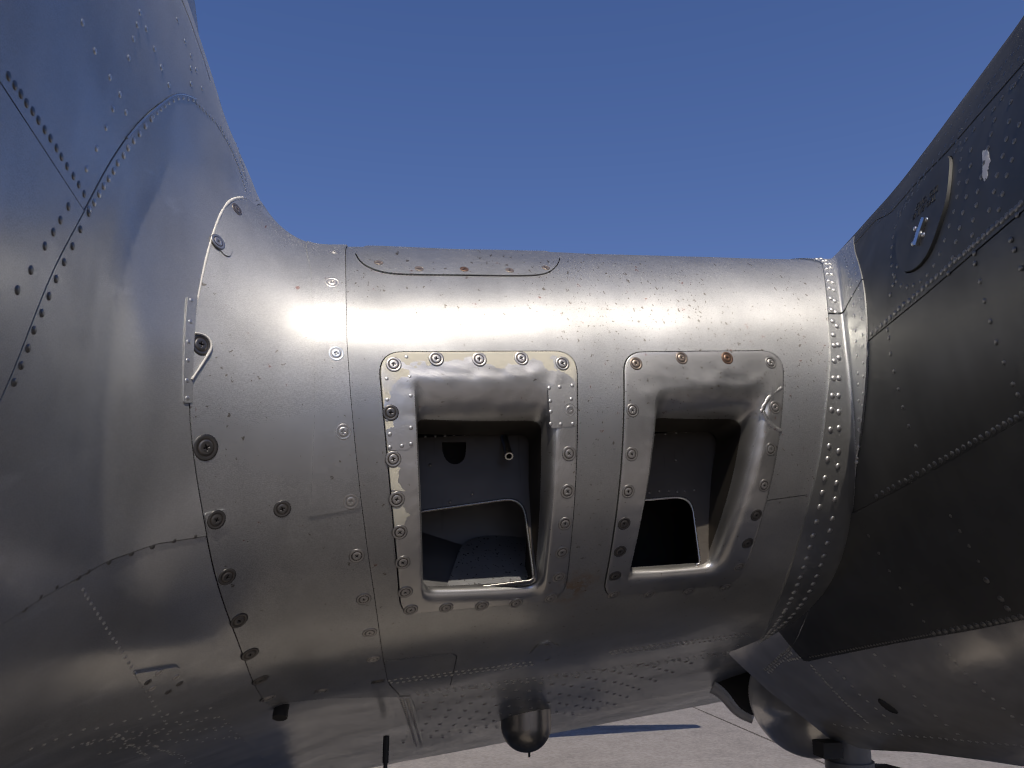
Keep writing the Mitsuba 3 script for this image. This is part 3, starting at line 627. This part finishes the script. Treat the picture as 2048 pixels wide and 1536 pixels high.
# sealant along the fillet's front edge, bright bead standing for an edge highlight on the fairing
def bead(name, uv, r, bsdf, off, skin=WING, label=None, vary=.3):
    P = skin.at(uv[:, 0], uv[:, 1], off); rr = r * (1 + vary * (meshkit.noise(P * 70, 2) - .5) * 2)
    return put(f'{A}__{name}', tube(P, rr, 7), bsdf, smooth=True, label=label)
scene['sealant'] = {'type': 'twosided', 'b': {'type': 'principled', 'base_color': {'type': 'rgb', 'value': [.66, .65, .61]}, 'roughness': .6}}
c_up = W(dense(smooth_poly([(484, 396), (460, 402), (435, 440), (412, 515), (396, 590), (386, 655), (387, 668)]), 7))
bead('sealant_bead', c_up, np.linspace(.0022, .0010, len(c_up)), 'sealant', .0012, label='pale sealant bead along the fillet edge')
lobe = W(dense(smooth_poly([(387, 668), (402, 671), (415, 680), (420, 694), (412, 712), (395, 738), (380, 760)]), 5))
bead('sealant_bead', lobe, .0015, 'sealant', .0036)
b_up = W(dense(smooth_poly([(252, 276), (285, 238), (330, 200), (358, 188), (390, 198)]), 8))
bead('edge_highlight', b_up, .0010, 'bare_edge', .0014)  # thin bright tube in place of a highlight along the lap
st = W(round_corners([(372, 594), (392, 594), (382, 806), (364, 806)], [5, 2, 2, 6]))
put(f'{A}__riveted_strap', sheet(Polygon(st), WING, .0032, .0016, .01), 'fuselage_metal')
rivet(f'{A}__riveted_strap', WING, W([(380, 602), (378, 645), (374, 685), (373, 722), (371, 762), (372, 797)]), .0035, off=.0030, h=.3)
ip = W(round_corners([(266, 1344), (356, 1329), (374, 1366), (372, 1386), (300, 1392)], [8, 10, 8, 14, 30]))
put(f'{A}__inspection_plate', sheet(Polygon(ip).buffer(0), WING, .0036, .0036, .01), 'fuselage_metal', label='small rounded inspection plate on the lower fuselage')
for i, p in enumerate([(293, 1360), (315, 1341), (350, 1350), (357, 1363), (302, 1372), (335, 1379)]): screw(f'{A}__inspection_plate', p, .0055, 'pale' if i in (1, 2, 4) else 'dark', 'slot', off=.0036)

# plates riveted on the left intake's frame, weld on the right one
for nm, poly, riv in (('patch_plate', [(1094, 772), (1150, 768), (1152, 852), (1100, 857)], [(1097, 777), (1118, 775), (1143, 772), (1099, 803), (1141, 799), (1100, 824), (1100, 848), (1120, 849), (1144, 848)]),
                      ('patch_plate', [(770, 858), (826, 850), (827, 884), (816, 899), (776, 900)], [(779, 869), (779, 895), (803, 892), (821, 856), (821, 888)])):
    k = put(f'{I1}__{nm}', sheet(Polygon(W(round_corners(poly, 7))).buffer(0), WING, .0030, .0016, .01), 'intake_metal')
    rivet(I1, WING, W(riv), .0034, off=.0030)
rivet(I1, WING, W([(812, 715), (773, 758), (819, 754), (774, 800), (821, 792), (774, 840)]), .0034, off=.0016)
for path in ([(1522, 822), (1532, 803), (1545, 788), (1561, 777)], [(1526, 824), (1533, 838), (1545, 853), (1560, 861)]):
    uv = W(dense(smooth_poly(path), 2.2)); V, F, b0 = [], [], 0
    for k, (u, v) in enumerate(uv):
        vd, fd = dome(rng.uniform(.0026, .0042), .0013, 2, 8); M = align(WING.normal(np.array([u]), np.array([v]))[0], WING.at(np.array([u]), np.array([v]), .0016)[0])
        V.append(vd @ M[:3, :3].T + M[:3, 3]); F.append(fd + b0); b0 += len(vd)
    put(f'{I2}__weld_bead', (np.vstack(V), np.vstack(F)), 'intake_metal', smooth=True)

# ------------------------------------------------------------------ rivets big enough to pick apart
def strip_uvless(ts, s, r, h=.5, bsdf='rivet_metal'):
    sh = RIV.get((r, h, bsdf)) or RIV.setdefault((r, h, bsdf), shape_of(dome(r, r * h), bsdf))
    for t in ts:
        e = .004; P = strip_point(t, s); a = strip_point(t + e, s) - strip_point(t - e, s); b = strip_point(t, s + .05) - strip_point(t, s - .05)
        n = unit(np.cross(a, b)); n = n if n @ (EYE - P) > 0 else -n
        scene[key_for(f'{A}__joint_strip__rivet')] = {**sh, 'to_world': T(align(n, P).tolist())}
jt = lambda n, a=.03, b=.99: [min(.995, t + rng.uniform(-.003, .003)) for t in np.linspace(a, b, n)]
strip_uvless(jt(62), .28, .0052); strip_uvless(jt(56, .04), .66, .0052)
def strip_joined(ts, s, r, h=.35):
    V, F, b0 = [], [], 0; v, f = dome(r, r * h, 2, 8)
    for t in ts:
        e = .004; P = strip_point(t, s); n = unit(np.cross(strip_point(t + e, s) - strip_point(t - e, s), strip_point(t, s + .05) - strip_point(t, s - .05)))
        M = align(n if n @ (EYE - P) > 0 else -n, P); V.append(v @ M[:3, :3].T + M[:3, 3]); F.append(f + b0); b0 += len(v)
    return np.vstack(V), np.vstack(F), b0
va, fa, na_ = strip_joined(jt(62, .02, .97), 2.35, .0032); vb, fb, _ = strip_joined(jt(60, .04, .98), 2.76, .0030)
put(f'{A}__joint_strip__small_rivets', (np.vstack([va, vb]), np.vstack([fa, fb + na_])), 'rivet_metal', smooth=True, kind='stuff')
NP = f'{A}__nacelle_panel'
rivet(f'{A}__nacelle_panel', NACL, Q(along([(1745, 668), (1850, 575), (2044, 408)], 33, 1)), .0052, 'rivet_dark', .0012)
rivet(f'{A}__nacelle_panel_001', NACL, Q(along([(1752, 992), (1850, 940), (2044, 828)], 26, 1)), .0048, 'rivet_dark', .0)
rivet(f'{A}__nacelle_panel_002', NACL, Q(along([(1868, 1264), (1990, 1243), (2044, 1230)], 15, 1)), .006, 'rivet_dark', .0034)
rivet(f'{A}__nacelle_panel_002', NACL, Q([(1976, 1158), (2005, 1195), (2018, 1214)]), .006, 'rivet_dark', .0034)
rivet(f'{A}__nacelle_panel', NACL, Q([(1950, 507), (1951, 527), (2030, 500), (2043, 537), (2023, 480), (2036, 430)]), .0042, 'rivet_dark', .0012)
rivet(f'{A}__nacelle_panel_001', NACL, Q([(1775, 660), (1778, 676), (1781, 708), (1788, 743), (1797, 779), (1806, 815), (1818, 853), (1832, 893), (1960, 563), (1969, 602), (1981, 643), (1993, 685), (2008, 726), (2026, 769), (2036, 790)]), .0044, 'rivet_dark', .0)
FP = f'{A}__fuselage_panel'
rivet(FP, WING, W(along([(17, 152), (93, 264), (168, 388)], 14, 1)), .0046, 'rivet_dark', 0)
rivet(FP, WING, W([(165, 45), (190, 102), (220, 155), (240, 189), (226, 218), (252, 225), (280, 25), (275, 50), (293, 58), (267, 78), (309, 98), (258, 116), (323, 135), (338, 170), (355, 40), (370, 83), (382, 112), (382, 137), (392, 140), (382, 168), (404, 177), (212, 255), (193, 297), (173, 338)]), .0042, 'rivet_metal', 0)
rivet(f'{A}__fuselage_panel_001', WING, W([(135, 413), (119, 440), (105, 464), (88, 492), (60, 540), (33, 580)]), .0048, 'rivet_dark', .0006)
FA = f'{A}__fairing_panel'
rivet(FA, WING, W(along([(176, 420), (228, 335), (262, 284), (300, 238)], 13, 1)), .0046, 'rivet_metal', .0016)
rivet(FA, WING, W(along([(175, 425), (115, 545), (65, 660), (25, 765)], 11, 1)), .0044, 'rivet_dark', .0016)
rivet(f'{A}__lower_panel', WING, W([(50, 1217), (80, 1193), (112, 1174), (157, 1154), (176, 1142), (218, 1123), (263, 1106), (305, 1092), (348, 1080), (390, 1072)]), .0044, 'rivet_dark', 0)

# rivets too fine to pick apart
rivets_joined(FA, [(WING, W(along([(305, 232), (335, 206), (360, 194), (385, 200)], 10)), .0034, .0012), (WING, W(along([(385, 200), (430, 245), (462, 300), (480, 345)], 20)), .0032, .0016), (WING, W(along([(440, 255), (470, 315), (490, 380)], 16)), .003, .0016), (WING, W(along([(445, 200), (486, 335), (498, 385)], 22, 1)), .003, .001)], 'rivet_metal')
bel = [(WING, W(along([(165, 1178), (235, 1290), (330, 1442)], 28, 1)), .0026, 0.0), (WING, W(along([(60, 1500), (160, 1462), (300, 1432), (420, 1418)], 14, 2)), .0034, 0),
       (WING, W(along([(640, 1477), (760, 1446)], 10, 1)), .0034, -.003), (WING, W(along([(600, 1430), (790, 1396)], 10, 2)), .0034, -.003), (WING, W(along([(660, 1500), (760, 1490), (820, 1462)], 9, 2)), .0034, -.003)]
rivets_joined(f'{A}__lower_panel', bel, 'rivet_metal')
pts = [p for row in ([(150, 1500), (300, 1462), (430, 1440)], [(180, 1492), (310, 1475), (450, 1462)], [(200, 1512), (330, 1490), (470, 1478)], [(436, 1436), (480, 1478), (545, 1532)], [(230, 1475), (300, 1520)], [(300, 1490), (380, 1530)]) for p in along(row, 22, 5)]
rivets_joined(f'{A}__belly_door', [(WING, W(pts), .0029, -.004)], 'rivet_metal')
lw = []
for path, n in (([(778, 1361), (1060, 1324)], 24), ([(782, 1366), (1064, 1329)], 24), ([(834, 1384), (1040, 1359), (1490, 1300)], 46), ([(838, 1389), (1044, 1364), (1494, 1304)], 46), ([(1220, 1303), (1492, 1266)], 26), ([(1224, 1308), (1496, 1271)], 26)):
    lw.append((WING, W(along(path, n, .8)), .0040, .0))
uu, vv = np.meshgrid(np.arange(.22, 1.0, .046), np.arange(4.0, 5.1, .15)); vv = vv + .075 * (np.arange(uu.shape[1])[None] % 2)
fld = np.stack([uu.ravel(), vv.ravel()], 1) + np.array([[rng.uniform(-.004, .004) for _ in 'ab'] for _ in range(uu.size)])
rivets_joined(f'{A}__lower_wing_panel', lw + [(WING, fld, .0068, -.0015)], 'rivet_metal')
but = [W(along([(803 + d, 1396), (820 + d, 1450), (832 + d, 1490)], 26)) for d in (0, 11)]
put(f'{A}__butt_strap', sheet(Polygon(W([(796, 1393), (820, 1391), (848, 1488), (822, 1490)])).buffer(0), WING, .002, .004, .015), 'strip_metal')
rivets_joined(f'{A}__butt_strap', [(WING, b, .0055, .002) for b in but], 'rivet_metal')
ringp = np.asarray(dpoly.buffer(.022).exterior.coords); sel = lenres(ringp, 34)
cols = [Q(along(p, n, 2)) for p, n in (([(1782, 590), (1795, 540), (1800, 500), (1812, 400), (1850, 350)], 14), ([(1900, 545), (1930, 420), (1945, 300)], 9), ([(1945, 470), (1960, 380), (1990, 240)], 9), ([(1980, 420), (2010, 300), (2030, 170)], 8), ([(2000, 420), (2040, 250)], 6),
        ([(1730, 450), (1800, 372), (1900, 262), (2040, 95)], 26), ([(1760, 445), (1850, 345), (1950, 225), (2040, 118)], 22), ([(1800, 425), (1900, 318), (2044, 155)], 14))]
rivets_joined(NP, [(NACL, c, .0042, .0015) for c in cols] + [(NACL, sel, .0038, .0012)], 'rivet_dark')
rivets_joined(f'{A}__nacelle_panel_002', [(NACL, Q(along([(1622, 1312), (1790, 1280), (1862, 1266)], 42)), .003, .0034), (NACL, Q(along([(1740, 1070), (1800, 1170), (1850, 1240)], 6)), .0035, .0034), (NACL, Q(along([(1905, 1030), (1960, 1120)], 4)), .0035, .0034)], 'rivet_dark')
np_rows = [Q(along(p, n, 1)) for p, n in (([(1622, 1332), (1680, 1395), (1735, 1445)], 20), ([(1660, 1325), (1720, 1390), (1800, 1460)], 10), ([(1750, 1310), (1830, 1395), (1915, 1468)], 9), ([(1880, 1290), (1935, 1352), (2044, 1450)], 10), ([(1670, 1448), (1780, 1468), (1900, 1478), (2044, 1492)], 26), ([(1530, 1340), (1575, 1300)], 12), ([(1537, 1345), (1582, 1306)], 12), ([(1577, 1321), (1600, 1315)], 6))]
rivets_joined(f'{A}__nacelle_lower_panel', [(NACL, c, .0042, .0) for c in np_rows], 'rivet_metal')

# ------------------------------------------------------------------ fittings
DOOR = put(f'{A}__oil_door', sheet(dpoly, NACL, .0056, .0055, .012), 'nacelle_dark', label='dark oval oil filler door with a small bright latch')
la = Q(dense([(1860, 438), (1850, 465), (1842, 492)], 4)); P = NACL.at(la[:, 0], la[:, 1], .0085)
nn = NACL.normal(la[:, 0], la[:, 1]); sd = unit(np.cross(nn, np.gradient(P, axis=0)))
bar = solid_loft([[p + s * .0055 + n * .002, p - s * .0055 + n * .002, p - s * .0055 - n * .003, p + s * .0055 - n * .003] for p, s, n in zip(P, sd, nn)])
put(f'{DOOR}__latch', bar, 'bare_edge', smooth=30)
rivet(DOOR, NACL, Q([(1861, 441), (1838, 459), (1855, 471), (1834, 489)]), .0042, 'bare_edge', .0056, .8, 'stud')
plain('stencil_black', (.02, .02, .02), .6, 0.0)
for txt, px, h in (('ENG. OIL', (1838, 425), .0115), ('8 1/2 GAL', (1832, 444), .0105)):
    m = meshkit.text_mesh(txt, h, .0006); u0, v0 = Q([px])[0]; d = unit(Q([(px[0] + 30, px[1] - 27)])[0] - np.array([u0, v0])); e = np.array([d[1], -d[0]])
    e = e if e[1] > 0 else -e
    uv = np.array([u0, v0]) + m.vertices[:, :1] * d + m.vertices[:, 1:2] * e
    put(f'{DOOR}__lettering', (NACL.at(uv[:, 0], uv[:, 1], .0058 + m.vertices[:, 2]), m.faces), 'stencil_black', smooth=False)
def blot(c, rx, ry, n, seed, px=True):
    a = np.arange(n) / n * 2 * np.pi; r = 1 + .55 * (np.array([meshkit.noise(np.array([3 * math.cos(t), 3 * math.sin(t), seed]), 1) for t in a]) - .5) + .25 * (np.array([meshkit.noise(np.array([9 * math.cos(t), 9 * math.sin(t), seed]), 2) for t in a]) - .5)
    return np.stack([c[0] + rx * r * np.cos(a), c[1] + ry * r * np.sin(a)], 1)
scene['white_paint'] = {'type': 'twosided', 'b': {'type': 'principled', 'base_color': {'type': 'rgb', 'value': [.62, .62, .62]}, 'roughness': .5}}
for c, rx, ry, s in (((1974, 322), 8, 24, 2), ((1972, 346), 5, 14, 5)):
    put(f'{NP}__paint_splash', sheet(Polygon(Q(blot(c, rx, ry, 40, s))).buffer(0), NACL, .0016 + .0002 * s / 5, .0004, .02), 'white_paint')
oc = W(round_corners([(1058, 1306), (1075, 1288), (1098, 1280), (1108, 1286), (1120, 1290), (1116, 1304), (1094, 1318), (1066, 1316)], 9))
put(f'{A}__access_cover', sheet(Polygon(oc).buffer(0), WING, .0025, .003, .01), 'wing_metal', label='small lobed access cover under the wing')
screw(f'{A}__access_cover', (1093, 1286), .005, 'dark', 'slot', off=.0025); screw(f'{A}__access_cover', (1094, 1317), .005, 'dark', 'slot', off=.0025)
def at_dist(px, dist):
    d = unit(FW + RT * ((px[0] - 1024) / FOC) - UP * ((px[1] - 768) / FOC)); return EYE + d * dist
def ellipsoid(c, ax, level=4):
    m = trimesh.creation.icosphere(subdivisions=level); m.vertices = m.vertices * np.asarray(ax) + c; return m
u_, v_ = W([(1052, 1432)])[0]; c = WING.at(np.array([u_]), np.array([v_]), 0)[0]; RD = 50 / FOC * float((c - EYE) @ FW); c = c - [0, 0, .028]
hb = lathe([(.0001, -1)] + [(math.sin(t_), -math.cos(t_)) for t_ in np.linspace(.05, 1.57, 18)] + [(1.0, .12), (.99, 1.2), (.97, 2.6)], 48)
put(f'{A}__dome_fairing', (hb[0] * RD + c, hb[1]), 'duct_metal', smooth=40, label='dark hemispherical dome hanging under the wing')
put(f'{A}__dome_fairing__drain_stub', tube(np.array([c + [.01, 0, -.95 * RD], c + [.01, 0, -1.14 * RD], c + [.01, 0, -1.18 * RD]]), .0035, 8), 'black_rubber', smooth=30)
c = at_dist((771, 1522), 2.3)
put(f'{A}__drain_mast', tube([c + [0, 0, .06], c + [0, 0, -.004], c + [0, 0, -.005], c + [0, 0, -.1]], [.008, .008, .0055, .0055], 10), 'black_rubber', smooth=30, label='thin black drain tube below the belly')
u_, v_ = W([(557, 1413)])[0]; c = WING.at(np.array([u_]), np.array([v_]), .012)[0]
put(f'{A}__short_tube', tube([c + [0, .06, .03], c, c + [0, -.004, -.006]], .0125, 14), 'black_rubber', smooth=30, label='short black tube standing in for a shaded notch under the wing fillet')  # black tube set where a notch only lies in shade
c = at_dist((1604, 1400), 2.62)
put(f'{A}__bulged_fairing', ellipsoid(c, (.125, .22, .15)), 'nacelle_pale', smooth=True, label='rounded bulged fairing below the nacelle')
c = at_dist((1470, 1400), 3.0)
put(f'{A}__well_shade', ellipsoid(c + [.12, .1, .02], (.11, .28, .085)), 'dark_recess', smooth=True, label='black solid standing in for the shade of the wheel well')  # solid body coloured black to stand for the dark cavity
c = at_dist((1776, 1412), 1.22)
u_, v_ = Q([(1776, 1412)])[0]; P = NACL.at(np.array([u_]), np.array([v_]), 0)[0]; n = NACL.normal(np.array([u_]), np.array([v_]))[0]
m = ellipsoid(np.zeros(3), (.012, .022, .007), 3); M = align(n, P); d2_ = unit(P - NACL.at(np.array([u_]), np.array([v_ - .02]), 0)[0]); M[:3, 1] = d2_; M[:3, 0] = np.cross(d2_, n); m.apply_transform(M)
put(f'{A}__vent', m, 'black_rubber', smooth=True, label='small black oval standing in for a shaded hole on the lower nacelle')  # solid oval coloured black to read as a shaded hole
def smooth_poly3(p, n=8):
    p = np.asarray(p); q = np.arange(len(p)); return CubicSpline(q, p)(np.linspace(0, q[-1], n * q[-1] + 1))
def T_(v):
    M = np.eye(4); M[:3, 3] = v; return M
gx = at_dist((1700, 1520), 2.35)
put(f'{A}__landing_gear_leg', tube([gx + [.0, 0, .12], gx, gx + [.02, .02, -.25], np.array([gx[0] + .04, gx[1] + .05, .42])], [.05, .05, .045, .045], 20), 'gear_paint', smooth=30, label='grey landing gear leg under the nacelle')
put(f'{A}__landing_gear_leg__clamp', tube([gx + [-.002, 0, -.0], gx + [-.002, 0, -.02]], [.058, .058], 20), 'gear_paint', smooth=30)
wl = lathe([(.05, -.1), (.2, -.1), (.31, -.11), (.38, -.075), (.40, 0), (.38, .075), (.31, .11), (.2, .1), (.05, .1)], 40)
M = align([1, 0, 0], np.array([gx[0] + .16, gx[1] + .05, .40])); put(f'{A}__wheel', (wl[0] @ M[:3, :3].T + M[:3, 3], wl[1]), 'black_rubber', smooth=30)

scene['lit_edge_tone'] = {'type': 'twosided', 'b': {'type': 'principled', 'base_color': {'type': 'rgb', 'value': [.55, .54, .53]}, 'roughness': .4}}  # pale colour stands for lit ground reflected in the flap edge
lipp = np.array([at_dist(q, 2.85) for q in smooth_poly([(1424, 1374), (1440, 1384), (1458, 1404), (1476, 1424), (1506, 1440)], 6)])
put(f'{A}__lit_flap_edge', tube(lipp, np.linspace(.02, .012, len(lipp)), 10), 'lit_edge_tone', smooth=True, label='curved flap edge with its reflection of lit ground put in pale colour')
put(f'{A}__landing_gear_leg__bracket', trimesh.creation.box([.05, .05, .035], T_(gx + [-.075, -.03, .035])), 'black_rubber', smooth=False)
